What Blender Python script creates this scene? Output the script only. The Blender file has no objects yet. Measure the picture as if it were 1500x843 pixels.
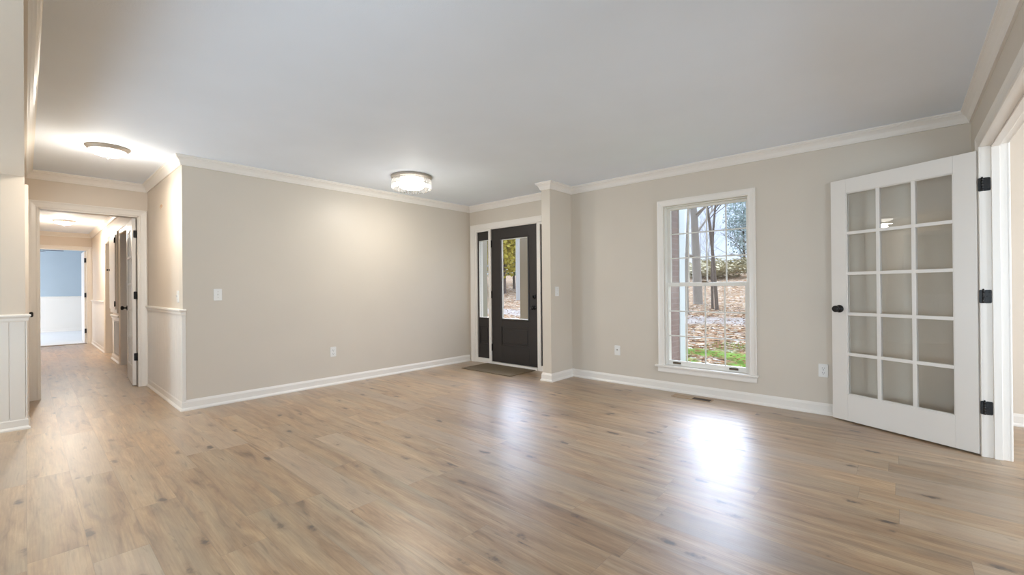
import bpy, bmesh, math, random
from mathutils import Vector, Matrix
C = bpy.context.scene
COL = C.collection
R_ = random.Random(7)

# ---------------------------------------------------------------- camera
F_PX = 637.5
def cam_matrix(vp1=(1320, 418), vp2=(37, 429.5)):
    a = Vector((vp1[0]-750, -(vp1[1]-421.5), -F_PX)).normalized()
    b = -Vector((vp2[0]-750, -(vp2[1]-421.5), -F_PX)).normalized()
    b = (b - a*a.dot(b)).normalized()
    c = b.cross(a)
    return Matrix((b, a, c))
cam = bpy.data.cameras.new('camera'); cam_o = bpy.data.objects.new('camera', cam); COL.objects.link(cam_o)
cam.sensor_width = 36; cam.lens = F_PX/1500*36; cam.clip_start = .02; cam.clip_end = 500
m4 = cam_matrix().to_4x4(); m4.translation = Vector((0, 0, 1.14)); cam_o.matrix_world = m4
C.camera = cam_o
C.view_settings.view_transform = 'Standard'; C.view_settings.look = 'None'
C.view_settings.gamma = 1; C.view_settings.use_curve_mapping = False
C.view_settings.exposure = 0.80
try:
    C.cycles.max_bounces = 10; C.cycles.diffuse_bounces = 6; C.cycles.glossy_bounces = 4
    C.cycles.transparent_max_bounces = 24; C.cycles.sample_clamp_indirect = 6
    C.cycles.use_denoising = True; C.cycles.caustics_reflective = False
except Exception: pass

# ---------------------------------------------------------------- world: pale overcast sky, brighter overhead
W = bpy.data.worlds.new('sky'); C.world = W; W.use_nodes = True
nt = W.node_tree; nt.nodes.clear()
def N(nt, t, **k):
    n = nt.nodes.new(t)
    for a, b in k.items(): setattr(n, a, b)
    return n
tc = N(nt, 'ShaderNodeTexCoord'); sep = N(nt, 'ShaderNodeSeparateXYZ'); nt.links.new(tc.outputs['Generated'], sep.inputs[0])
ramp = N(nt, 'ShaderNodeValToRGB'); nt.links.new(sep.outputs['Z'], ramp.inputs[0])
els = ramp.color_ramp.elements
SKY = [(0.0, (.24, .26, .28)), (.01, (.62, .71, .86)), (.19, (.56, .68, .98)), (.30, (.9, 1.05, 1.35)), (.60, (1.2, 1.35, 1.6)), (1.0, (1.2, 1.35, 1.6))]
els[0].position, els[0].color = SKY[0][0], (*[c/4 for c in SKY[0][1]], 1)
els[1].position, els[1].color = SKY[1][0], (*[c/4 for c in SKY[1][1]], 1)
for p, c in SKY[2:]:
    e = els.new(p); e.color = (*[v/4 for v in c], 1)
mp = N(nt, 'ShaderNodeMapping'); mp.inputs['Scale'].default_value = (1, 1, 3.2); nt.links.new(tc.outputs['Generated'], mp.inputs[0])
cl = N(nt, 'ShaderNodeTexNoise'); cl.inputs['Scale'].default_value = 4.5; cl.inputs['Detail'].default_value = 6; nt.links.new(mp.outputs[0], cl.inputs[0])
cr = N(nt, 'ShaderNodeValToRGB'); cr.color_ramp.elements[0].position = .48; cr.color_ramp.elements[1].position = .66
cr.color_ramp.elements[0].color = (.25, .25, .25, 1); cr.color_ramp.elements[1].color = (.335, .295, .26, 1)
nt.links.new(cl.outputs[0], cr.inputs[0])
mul = N(nt, 'ShaderNodeVectorMath', operation='MULTIPLY'); nt.links.new(ramp.outputs[0], mul.inputs[0]); nt.links.new(cr.outputs[0], mul.inputs[1])
# glow added to the sky above the window view, to brighten floor reflections
nrmz = N(nt, 'ShaderNodeVectorMath', operation='NORMALIZE'); nt.links.new(tc.outputs['Generated'], nrmz.inputs[0])
dt = N(nt, 'ShaderNodeVectorMath', operation='DOT_PRODUCT'); nt.links.new(nrmz.outputs[0], dt.inputs[0]); dt.inputs[1].default_value = Vector((-.48, .80, .56)).normalized()
g1_ = N(nt, 'ShaderNodeMapRange', interpolation_type='SMOOTHSTEP'); nt.links.new(dt.outputs['Value'], g1_.inputs[0]); g1_.inputs[1].default_value = .60; g1_.inputs[2].default_value = .92
g2_ = N(nt, 'ShaderNodeMapRange', interpolation_type='SMOOTHSTEP'); nt.links.new(sep.outputs['Z'], g2_.inputs[0]); g2_.inputs[1].default_value = .185; g2_.inputs[2].default_value = .26
gm_ = N(nt, 'ShaderNodeMath', operation='MULTIPLY'); nt.links.new(g1_.outputs[0], gm_.inputs[0]); nt.links.new(g2_.outputs[0], gm_.inputs[1])
gc_ = N(nt, 'ShaderNodeVectorMath', operation='SCALE'); gc_.inputs[0].default_value = Vector((7.0, 8.1, 10.4))/16; nt.links.new(gm_.outputs[0], gc_.inputs['Scale'])
ga_ = N(nt, 'ShaderNodeVectorMath', operation='ADD'); nt.links.new(mul.outputs[0], ga_.inputs[0]); nt.links.new(gc_.outputs[0], ga_.inputs[1])
bg = N(nt, 'ShaderNodeBackground'); bg.inputs['Strength'].default_value = 16.0; nt.links.new(ga_.outputs[0], bg.inputs[0])
out = N(nt, 'ShaderNodeOutputWorld'); nt.links.new(bg.outputs[0], out.inputs[0])

# ---------------------------------------------------------------- large area lights: added unseen fills, and daylight in the bedroom
def area(name, loc, target, sx, sy, power, color):
    l = bpy.data.lights.new(name, 'AREA'); l.shape = 'RECTANGLE'; l.size = sx; l.size_y = sy; l.energy = power; l.color = color
    o = bpy.data.objects.new(name, l); COL.objects.link(o); o.location = loc
    d = Vector(target)-Vector(loc); o.rotation_euler = d.to_track_quat('-Z', 'Z').to_euler()
    return o
area('fill_back_room', (-.35, -2.1, .95), (-.6, 0, 2.9), 3.0, 1.4, 62, (.68, .85, 1.0))  # added fill behind the camera, tilted up to bounce off the ceiling
area('fill_side_room', (3.9, 3.0, 1.2), (0, 3.2, 1.8), 2.2, 1.5, 75, (.80, .90, 1.0))  # added unseen fill shining in through the right-hand opening
area('daylight_bedroom', (-16.2, -2.4, 1.3), (-16.4, 0, .7), 2.6, 1.5, 74, (.98, .985, 1.0))
area('fill_left_end', (-5.4, -1.6, .95), (0, 2.4, 2.7), 1.2, 1.3, 52, (.68, .85, 1.0))  # added fill in front of a solid wall, brightens the right wall
area('fill_right_end', (2.35, -1.1, .95), (-1, .8, 2.6), 1.8, 1.4, 50, (.62, .82, 1.0))  # added unseen fill aimed towards the left wall and ceiling

# ---------------------------------------------------------------- helpers
def tag(o, label=None, cat=None, group=None, kind=None):
    if label: o['label'] = label
    if cat: o['category'] = cat
    if group: o['group'] = group
    if kind: o['kind'] = kind
    return o
def empty(name, loc=(0, 0, 0), rz=0):
    o = bpy.data.objects.new(name, None); COL.objects.link(o); o.location = loc; o.rotation_euler = (0, 0, rz); o.empty_display_size = .1
    return o
def copy_tree(o, parent=None):
    c = o.copy(); COL.objects.link(c)
    if parent is not None:
        c.parent = parent
    for ch in [x for x in bpy.data.objects if x.parent == o]: copy_tree(ch, c)
    return c
class MB:
    def __init__(s): s.v = []; s.f = []; s.sm = []
    def add(s, vs, fs, smooth=False):
        n = len(s.v); s.v += [tuple(v) for v in vs]; s.f += [tuple(i+n for i in f) for f in fs]; s.sm += [smooth]*len(fs); return s
    def box(s, x0, x1, y0, y1, z0, z1):
        x0, x1 = sorted((x0, x1)); y0, y1 = sorted((y0, y1)); z0, z1 = sorted((z0, z1))
        return s.add([(x0,y0,z0),(x1,y0,z0),(x1,y1,z0),(x0,y1,z0),(x0,y0,z1),(x1,y0,z1),(x1,y1,z1),(x0,y1,z1)],
                     [(0,3,2,1),(4,5,6,7),(0,1,5,4),(1,2,6,5),(2,3,7,6),(3,0,4,7)])
    def sweep(s, prof, path, mp, closed=False, caps=True):
        """prof: closed outline of (n, t); n along the left-hand normal of the path, t out of the path plane; mp maps (a, b, t) to the room"""
        P = [Vector(p) for p in path]; k = len(P); rings = []
        for i in range(k):
            a = P[i]-P[i-1] if (i > 0 or closed) else None
            b = P[(i+1) % k]-P[i] if (i < k-1 or closed) else None
            if a is None: a = b
            if b is None: b = a
            a = a.normalized(); b = b.normalized()
            na = Vector((-a.y, a.x)); nb = Vector((-b.y, b.x)); mn = (na+nb); mn.normalize(); sc = 1/max(.2, mn.dot(na))
            rings.append([mp(P[i].x+mn.x*n*sc, P[i].y+mn.y*n*sc, t) for n, t in prof])
        m = len(prof); vs = [v for r in rings for v in r]; fs = []
        for i in range(k if closed else k-1):
            j = (i+1) % k
            for q in range(m): fs.append((i*m+q, i*m+(q+1) % m, j*m+(q+1) % m, j*m+q))
        if not closed and caps: fs += [tuple(range(m-1, -1, -1)), tuple((k-1)*m+q for q in range(m))]
        return s.add(vs, fs)
    def lathe(s, prof, mat=None, seg=32, smooth=True):
        """prof: (radius, height) about local Z; mat places it"""
        mat = mat or Matrix.Identity(4); vs = []; fs = []
        for r, h in prof:
            for i in range(seg):
                a = 2*math.pi*i/seg; vs.append(mat @ Vector((r*math.cos(a), r*math.sin(a), h)))
        for j in range(len(prof)-1):
            for i in range(seg):
                k = (i+1) % seg; fs.append((j*seg+i, j*seg+k, (j+1)*seg+k, (j+1)*seg+i))
        fs.append(tuple(range(seg-1, -1, -1))); fs.append(tuple((len(prof)-1)*seg+i for i in range(seg)))
        return s.add(vs, fs, smooth)
    def tube(s, p, q, r0, r1, seg=6, smooth=True, caps=False):
        p = Vector(p); q = Vector(q); d = (q-p).normalized(); u = d.orthogonal().normalized(); w = d.cross(u)
        vs = [p+(u*math.cos(2*math.pi*i/seg)+w*math.sin(2*math.pi*i/seg))*r0 for i in range(seg)] + [q+(u*math.cos(2*math.pi*i/seg)+w*math.sin(2*math.pi*i/seg))*r1 for i in range(seg)]
        fs = [(i, (i+1) % seg, seg+(i+1) % seg, seg+i) for i in range(seg)]
        if caps: fs += [tuple(range(seg-1, -1, -1)), tuple(range(seg, 2*seg))]
        return s.add(vs, fs, smooth)
    def plate(s, w, h, t, r, mat, seg=4):
        """rounded plate w x h in local XZ, thickness t along local -Y"""
        o = []
        for cx, cz, a0 in ((w/2-r, h/2-r, 0), (-w/2+r, h/2-r, 90), (-w/2+r, -h/2+r, 180), (w/2-r, -h/2+r, 270)):
            for i in range(seg+1):
                a = math.radians(a0+90*i/seg); o.append((cx+r*math.cos(a), cz+r*math.sin(a)))
        n = len(o); e = min(.0015, t*.4)
        def sc(q): return (q[0]*(1-2*e/w), q[1]*(1-2*e/h))
        vs = [mat @ Vector((x, 0, z)) for x, z in o]+[mat @ Vector((x, -(t-e), z)) for x, z in o]+[mat @ Vector((*[sc((x, z))[0]], -t, sc((x, z))[1])) for x, z in o]
        fs = [tuple(range(n))]+[(i, n+i, n+(i+1) % n, (i+1) % n) for i in range(n)]+[(n+i, 2*n+i, 2*n+(i+1) % n, n+(i+1) % n) for i in range(n)]+[tuple(2*n+i for i in range(n-1, -1, -1))]
        return s.add(vs, fs)
    def xf(s, m, start=0):
        s.v[start:] = [tuple(m @ Vector(v)) for v in s.v[start:]]; return s
    def build(s, name, mat, parent=None, bevel=0, loc=None):
        me = bpy.data.meshes.new(name); me.from_pydata(s.v, [], s.f); me.update()
        bm = bmesh.new(); bm.from_mesh(me); bmesh.ops.recalc_face_normals(bm, faces=bm.faces); bm.to_mesh(me); bm.free()
        me.polygons.foreach_set('use_smooth', s.sm)
        me.materials.append(mat)
        o = bpy.data.objects.new(name, me); COL.objects.link(o)
        if parent: o.parent = parent
        if loc: o.location = loc
        if bevel:
            b = o.modifiers.new('bevel', 'BEVEL'); b.width = bevel; b.segments = 2; b.limit_method = 'ANGLE'; b.angle_limit = .6
            b.harden_normals = False
        return o
def struct(name, mb, mat, label=None, cat=None, bevel=0, parent=None):
    o = mb.build(name, mat, parent, bevel)
    if parent is None: tag(o, label, cat, kind='structure')
    return o
TX = lambda *p: Matrix.Translation(Vector(p))
def RZ(a): return Matrix.Rotation(a, 4, 'Z')

# ---------------------------------------------------------------- materials
def mat(name, col, rough=.5, metal=0, spec=.5, bump=0, bscale=60, emit=None, es=0):
    m = bpy.data.materials.new(name); m.use_nodes = True; t = m.node_tree; p = t.nodes['Principled BSDF']
    p.inputs['Base Color'].default_value = (*col, 1); p.inputs['Roughness'].default_value = rough; p.inputs['Metallic'].default_value = metal
    p.inputs['Specular IOR Level'].default_value = spec
    if emit: p.inputs['Emission Color'].default_value = (*emit, 1); p.inputs['Emission Strength'].default_value = es
    tcn = N(t, 'ShaderNodeTexCoord'); nz = N(t, 'ShaderNodeTexNoise'); nz.inputs['Scale'].default_value = bscale; nz.inputs['Detail'].default_value = 3
    t.links.new(tcn.outputs['Object'], nz.inputs[0])
    if bump:
        b = N(t, 'ShaderNodeBump'); b.inputs['Strength'].default_value = bump; b.inputs['Distance'].default_value = .002
        t.links.new(nz.outputs[0], b.inputs['Height']); t.links.new(b.outputs[0], p.inputs['Normal'])
    # slight tonal unevenness
    hs = N(t, 'ShaderNodeMixRGB', blend_type='MULTIPLY'); hs.inputs[0].default_value = .06
    hs.inputs[1].default_value = (*col, 1); n2 = N(t, 'ShaderNodeTexNoise'); n2.inputs['Scale'].default_value = 2.3
    t.links.new(tcn.outputs['Object'], n2.inputs[0]); t.links.new(n2.outputs[0], hs.inputs[2]); t.links.new(hs.outputs[0], p.inputs['Base Color'])
    return m
def lin(r, g, b):
    f = lambda c: (c/255/12.92) if c/255 <= .04045 else ((c/255+.055)/1.055)**2.4
    return (f(r), f(g), f(b))
M = {}
M['wall'] = mat('greige_paint', lin(212, 202, 188), .42, bump=.25, bscale=220, spec=.35)
M['wall_warm'] = mat('hall_paint', lin(219, 206, 190), .38, bump=.2, bscale=220, spec=.4)
M['ceiling'] = mat('ceiling_paint', lin(237, 244, 254), .7, bump=.3, bscale=160, spec=.25)
M['trim'] = mat('white_trim_paint', lin(236, 230, 222), .3, spec=.45)
M['door'] = mat('white_door_paint', lin(232, 226, 219), .32, spec=.45)
M['bead'] = mat('wainscot_paint', lin(232, 226, 218), .3, spec=.45)
M['black'] = mat('black_hardware', lin(34, 32, 31), .35, metal=.5)
M['espresso'] = mat('espresso_door_paint', lin(44, 38, 35), .42, bump=.2, bscale=30)
M['cornerboard'] = mat('exterior_white_paint', lin(214, 222, 232), .5)
M['vinyl'] = mat('white_vinyl', lin(232, 228, 220), .35)
M['plate'] = mat('white_plastic', lin(232, 230, 226), .3)
M['slot'] = mat('dark_slot', lin(70, 66, 62), .6)
M['nickel'] = mat('brushed_nickel', lin(172, 163, 152), .38, metal=.35)
M['bronze'] = mat('antique_bronze', lin(112, 96, 78), .4, metal=.7)
M['dome'] = mat('frosted_glass_lit', (.9, .88, .84), .4, emit=(1, .94, .84), es=3.5)
M['tube'] = mat('lit_diffuser', (.5, .49, .47), .4, emit=(1, .96, .88), es=2)
M['mat'] = mat('woven_mat', lin(112, 97, 76), .95, bump=1, bscale=300)
M['blue'] = mat('blue_paint', lin(172, 185, 194), .5)
M['carpet'] = mat('light_carpet', lin(222, 222, 222), .95, bump=1, bscale=200)
M['fan'] = mat('dark_fan_blade', lin(70, 76, 92), .5)
M['grille'] = mat('grille_paint', lin(176, 174, 174), .4)
M['shadowgap'] = mat('duct_interior', lin(60, 54, 48), .8)
M['patch'] = mat('spackle', lin(208, 168, 132), .8)
M['regwood'] = mat('register_wood', lin(172, 146, 118), .45)
M['regdark'] = mat('register_dark', lin(62, 48, 38), .6)
M['brick'] = None

def glass(name, f0=.04, tint=(1, 1, 1), rough=0.0, boost=1.0):
    """thin clear sheet: straight-through transmission plus Schlick reflection, the same from either side"""
    m = bpy.data.materials.new(name); m.use_nodes = True; t = m.node_tree; t.nodes.clear(); L = t.links.new
    tr = N(t, 'ShaderNodeBsdfTransparent'); tr.inputs[0].default_value = (*tint, 1); gl = N(t, 'ShaderNodeBsdfGlossy'); gl.inputs['Roughness'].default_value = rough
    ge = N(t, 'ShaderNodeNewGeometry'); d = N(t, 'ShaderNodeVectorMath', operation='DOT_PRODUCT'); L(ge.outputs['Normal'], d.inputs[0]); L(ge.outputs['Incoming'], d.inputs[1])
    def MA(op, a, b=0):
        n = N(t, 'ShaderNodeMath', operation=op); n.use_clamp = True
        for i, v in enumerate((a, b)):
            if isinstance(v, (int, float)): n.inputs[i].default_value = v
            else: L(v, n.inputs[i])
        return n.outputs[0]
    ab = N(t, 'ShaderNodeMath', operation='ABSOLUTE'); L(d.outputs['Value'], ab.inputs[0])
    f = MA('ADD', f0, MA('MULTIPLY', 1-f0, MA('POWER', MA('SUBTRACT', 1, ab.outputs[0]), 5)))
    mx = N(t, 'ShaderNodeMixShader'); o = N(t, 'ShaderNodeOutputMaterial'); L(MA('MULTIPLY', f, boost), mx.inputs[0])
    L(tr.outputs[0], mx.inputs[1]); L(gl.outputs[0], mx.inputs[2]); L(mx.outputs[0], o.inputs[0])
    return m
M['glass'] = glass('window_glass', .03, (.985, .99, .99))
M['door_glass'] = glass('french_door_glass', .05, (.985, .985, .975))
M['crystal'] = glass('crystal', .14, (.95, .95, .95), .08)
_t = M['crystal'].node_tree; _o = [n for n in _t.nodes if n.type == 'OUTPUT_MATERIAL'][0]; _prev = _o.inputs[0].links[0].from_socket
_ts = N(_t, 'ShaderNodeBsdfTranslucent'); _ts.inputs[0].default_value = (.95, .94, .92, 1); _mx = N(_t, 'ShaderNodeMixShader'); _mx.inputs[0].default_value = .28
_t.links.new(_prev, _mx.inputs[1]); _t.links.new(_ts.outputs[0], _mx.inputs[2]); _t.links.new(_mx.outputs[0], _o.inputs[0])

def wood_floor():
    m = bpy.data.materials.new('oak_plank_floor'); m.use_nodes = True; t = m.node_tree; p = t.nodes['Principled BSDF']; L = t.links.new
    def MA(op, a, b=None, c=None, clamp=False):
        n = N(t, 'ShaderNodeMath', operation=op); n.use_clamp = clamp
        for i, v in enumerate((a, b, c)):
            if v is None: continue
            if isinstance(v, (int, float)): n.inputs[i].default_value = v
            else: L(v, n.inputs[i])
        return n.outputs[0]
    def XYZ(x, y, z):
        n = N(t, 'ShaderNodeCombineXYZ')
        for i, v in enumerate((x, y, z)):
            if isinstance(v, (int, float)): n.inputs[i].default_value = v
            else: L(v, n.inputs[i])
        return n.outputs[0]
    def noise(vec, sc, det=4, rough=.55, dist=0):
        n = N(t, 'ShaderNodeTexNoise'); L(vec, n.inputs[0]); n.inputs['Scale'].default_value = sc; n.inputs['Detail'].default_value = det; n.inputs['Roughness'].default_value = rough; n.inputs['Distortion'].default_value = dist
        return n.outputs[0]
    def rampn(v, pts):
        n = N(t, 'ShaderNodeValToRGB'); L(v, n.inputs[0]); e = n.color_ramp.elements
        e[0].position, e[0].color = pts[0][0], (*pts[0][1], 1); e[1].position, e[1].color = pts[1][0], (*pts[1][1], 1)
        for q, c in pts[2:]: x = e.new(q); x.color = (*c, 1)
        return n.outputs[0]
    def mix(f, a, b, mode='MIX'):
        n = N(t, 'ShaderNodeMixRGB', blend_type=mode)
        for i, v in enumerate((f, a, b)):
            if isinstance(v, (int, float)): n.inputs[i].default_value = v
            elif isinstance(v, tuple): n.inputs[i].default_value = (*v, 1)
            else: L(v, n.inputs[i])
        return n.outputs[0]
    tcn = N(t, 'ShaderNodeTexCoord'); s = N(t, 'ShaderNodeSeparateXYZ'); L(tcn.outputs['Object'], s.inputs[0]); X, Y = s.outputs[0], s.outputs[1]
    PW, PL = .185, 1.22
    yr = MA('DIVIDE', Y, PW); row = MA('FLOOR', yr); fy = MA('FRACT', yr)
    wn = N(t, 'ShaderNodeTexWhiteNoise', noise_dimensions='1D'); L(row, wn.inputs['W'])
    xr = MA('ADD', MA('DIVIDE', X, PL), MA('MULTIPLY', wn.outputs['Value'], 7.3)); colm = MA('FLOOR', xr); fx = MA('FRACT', xr)
    w2 = N(t, 'ShaderNodeTexWhiteNoise', noise_dimensions='2D'); L(XYZ(row, colm, 0), w2.inputs['Vector']); rnd = w2.outputs['Value']
    sr = N(t, 'ShaderNodeSeparateColor'); L(w2.outputs['Color'], sr.inputs[0]); r2, r3 = sr.outputs[0], sr.outputs[1]
    # two printed strips inside every board
    gx = MA('ADD', X, MA('MULTIPLY', rnd, 31)); gy = MA('ADD', Y, MA('MULTIPLY', r2, 17))
    base = XYZ(gx, gy, r3)
    warp = noise(XYZ(MA('MULTIPLY', gx, .9), MA('MULTIPLY', gy, 5), r3), 1.6, 3)
    gyw = MA('ADD', MA('MULTIPLY', gy, 8.5), MA('MULTIPLY', warp, 1.3))
    g1 = noise(XYZ(MA('MULTIPLY', gx, 1.0), gyw, r3), 2.0, 7, .62, .3)
    g2 = noise(XYZ(MA('MULTIPLY', gx, 5), MA('MULTIPLY', gy, 130), r3), 1.0, 3, .6)
    tone = noise(XYZ(MA('MULTIPLY', gx, .8), MA('MULTIPLY', gy, 7), rnd), 1.3, 2)
    c = rampn(g1, [(.28, lin(112, 84, 58)), (.42, lin(160, 128, 95)), (.56, lin(180, 149, 113)), (.72, lin(200, 173, 137))])
    c = mix(MA('MULTIPLY', MA('SUBTRACT', tone, .42, clamp=True), 2.3, clamp=True), c, lin(164, 148, 124))
    c = mix(.5, c, rampn(g2, [(.3, (.62, .57, .52)), (.62, (1, 1, 1))]), 'MULTIPLY')
    # board to board tint
    c = mix(.9, c, rampn(rnd, [(0, (.80, .76, .72)), (.35, (.93, .91, .88)), (.7, (1, 1, 1)), (1, (1.08, 1.05, 1.01))]), 'MULTIPLY')
    c = mix(MA('MULTIPLY', MA('GREATER_THAN', r3, .7), .35), c, lin(172, 156, 138))
    # cathedral growth rings
    wv = N(t, 'ShaderNodeTexWave', wave_type='RINGS', rings_direction='Z'); L(XYZ(MA('MULTIPLY', gx, .75), MA('MULTIPLY', gy, 6), 0), wv.inputs[0]); wv.inputs['Scale'].default_value = 3.5; wv.inputs['Distortion'].default_value = 5; wv.inputs['Detail'].default_value = 3; wv.inputs['Detail Scale'].default_value = .8
    c = mix(.22, c, rampn(wv.outputs[0], [(.0, (.78, .72, .66)), (.4, (1, 1, 1))]), 'MULTIPLY')
    # knots and dark cracks
    vo = N(t, 'ShaderNodeTexVoronoi'); L(XYZ(MA('MULTIPLY', gx, 1.7), MA('MULTIPLY', gy, 4.4), r3), vo.inputs['Vector']); vo.inputs['Scale'].default_value = 1.7
    kd = MA('ADD', vo.outputs['Distance'], MA('MULTIPLY', MA('SUBTRACT', noise(base, 22, 4), .5), .34))
    sk = N(t, 'ShaderNodeSeparateColor'); L(vo.outputs['Color'], sk.inputs[0])
    knot = MA('MULTIPLY', MA('MULTIPLY', MA('SUBTRACT', .16, kd, clamp=True), 10, clamp=True), MA('GREATER_THAN', sk.outputs[0], .25))
    halo = MA('MULTIPLY', MA('MULTIPLY', MA('SUBTRACT', .30, kd, clamp=True), 4, clamp=True), MA('GREATER_THAN', sk.outputs[0], .25))
    c = mix(MA('MULTIPLY', halo, .5), c, lin(124, 92, 66)); c = mix(MA('MULTIPLY', knot, .85), c, lin(58, 46, 40))
    ck = noise(XYZ(MA('MULTIPLY', gx, 3.2), MA('MULTIPLY', gy, 26), rnd), 1.0, 3, .6, .5)
    c = mix(MA('MULTIPLY', MA('MULTIPLY', MA('SUBTRACT', ck, .62, clamp=True), 9, clamp=True), .6), c, lin(92, 74, 60))
    # seams
    ey = MA('MINIMUM', fy, MA('SUBTRACT', 1, fy)); ex = MA('MULTIPLY', MA('MINIMUM', fx, MA('SUBTRACT', 1, fx)), PL/PW)
    sm = MA('SUBTRACT', 1, MA('DIVIDE', MA('MINIMUM', ey, ex), .010, clamp=True), clamp=True)
    c = mix(MA('MULTIPLY', sm, .45), c, lin(96, 78, 62))
    L(c, p.inputs['Base Color'])
    # sheen: slightly streaky gloss along the grain
    L(MA('ADD', .40, MA('MULTIPLY', g2, .10)), p.inputs['Roughness'])
    p.inputs['Specular IOR Level'].default_value = .3; p.inputs['Coat Weight'].default_value = 1.0; p.inputs['Coat Roughness'].default_value = .36; p.inputs['Coat IOR'].default_value = 1.5
    b = N(t, 'ShaderNodeBump'); b.inputs['Strength'].default_value = .45; b.inputs['Distance'].default_value = .0015
    h = MA('SUBTRACT', MA('ADD', MA('MULTIPLY', g2, .5), MA('MULTIPLY', g1, .7)), MA('MULTIPLY', sm, 1.0)); L(h, b.inputs['Height']); L(b.outputs[0], p.inputs['Normal'])
    return m
M['floor'] = wood_floor()

def brick_mat():
    m = bpy.data.materials.new('red_brown_brick'); m.use_nodes = True; t = m.node_tree; p = t.nodes['Principled BSDF']
    tcn = N(t, 'ShaderNodeTexCoord'); s = N(t, 'ShaderNodeSeparateXYZ'); t.links.new(tcn.outputs['Object'], s.inputs[0]); ad = N(t, 'ShaderNodeMath', operation='ADD')
    t.links.new(s.outputs[0], ad.inputs[0]); t.links.new(s.outputs[1], ad.inputs[1]); cx = N(t, 'ShaderNodeCombineXYZ'); t.links.new(ad.outputs[0], cx.inputs[0]); t.links.new(s.outputs[2], cx.inputs[1])
    b = N(t, 'ShaderNodeTexBrick'); t.links.new(cx.outputs[0], b.inputs[0]); b.inputs['Scale'].default_value = 1; b.inputs['Brick Width'].default_value = .2; b.inputs['Row Height'].default_value = .067; b.inputs['Mortar Size'].default_value = .006
    b.inputs['Color1'].default_value = (*lin(146, 124, 122), 1); b.inputs['Color2'].default_value = (*lin(134, 112, 112), 1); b.inputs['Mortar'].default_value = (*lin(150, 134, 132), 1)
    t.links.new(b.outputs[0], p.inputs['Base Color']); p.inputs['Roughness'].default_value = .85
    return m
M['brick'] = brick_mat()
M['bark'] = mat('grey_bark', lin(140, 134, 126), .9, bump=1, bscale=20)
M['birch'] = mat('pale_bark', lin(176, 176, 174), .85, bump=1, bscale=14)
M['darkbark'] = mat('dark_bark', lin(98, 88, 80), .9, bump=1, bscale=20)
M['farbark'] = mat('hazed_distant_bark', lin(172, 174, 180), .9)  # paler than near bark: distance haze put into the colour
M['yellowleaf'] = mat('yellow_green_leaves', lin(172, 160, 62), .8)
M['greenleaf'] = mat('green_leaves', lin(98, 122, 60), .8)
M['evergreen'] = mat('hazed_needles', lin(152, 168, 166), .8)  # pale blue-green, with haze put into the needle colour
M['grass'] = mat('grass', lin(124, 156, 72), .8, spec=0)
M['leaf'] = mat('fallen_leaves', lin(112, 82, 60), .85, spec=0)
M['post'] = mat('tan_post_paint', lin(150, 140, 126), .6)
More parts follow.
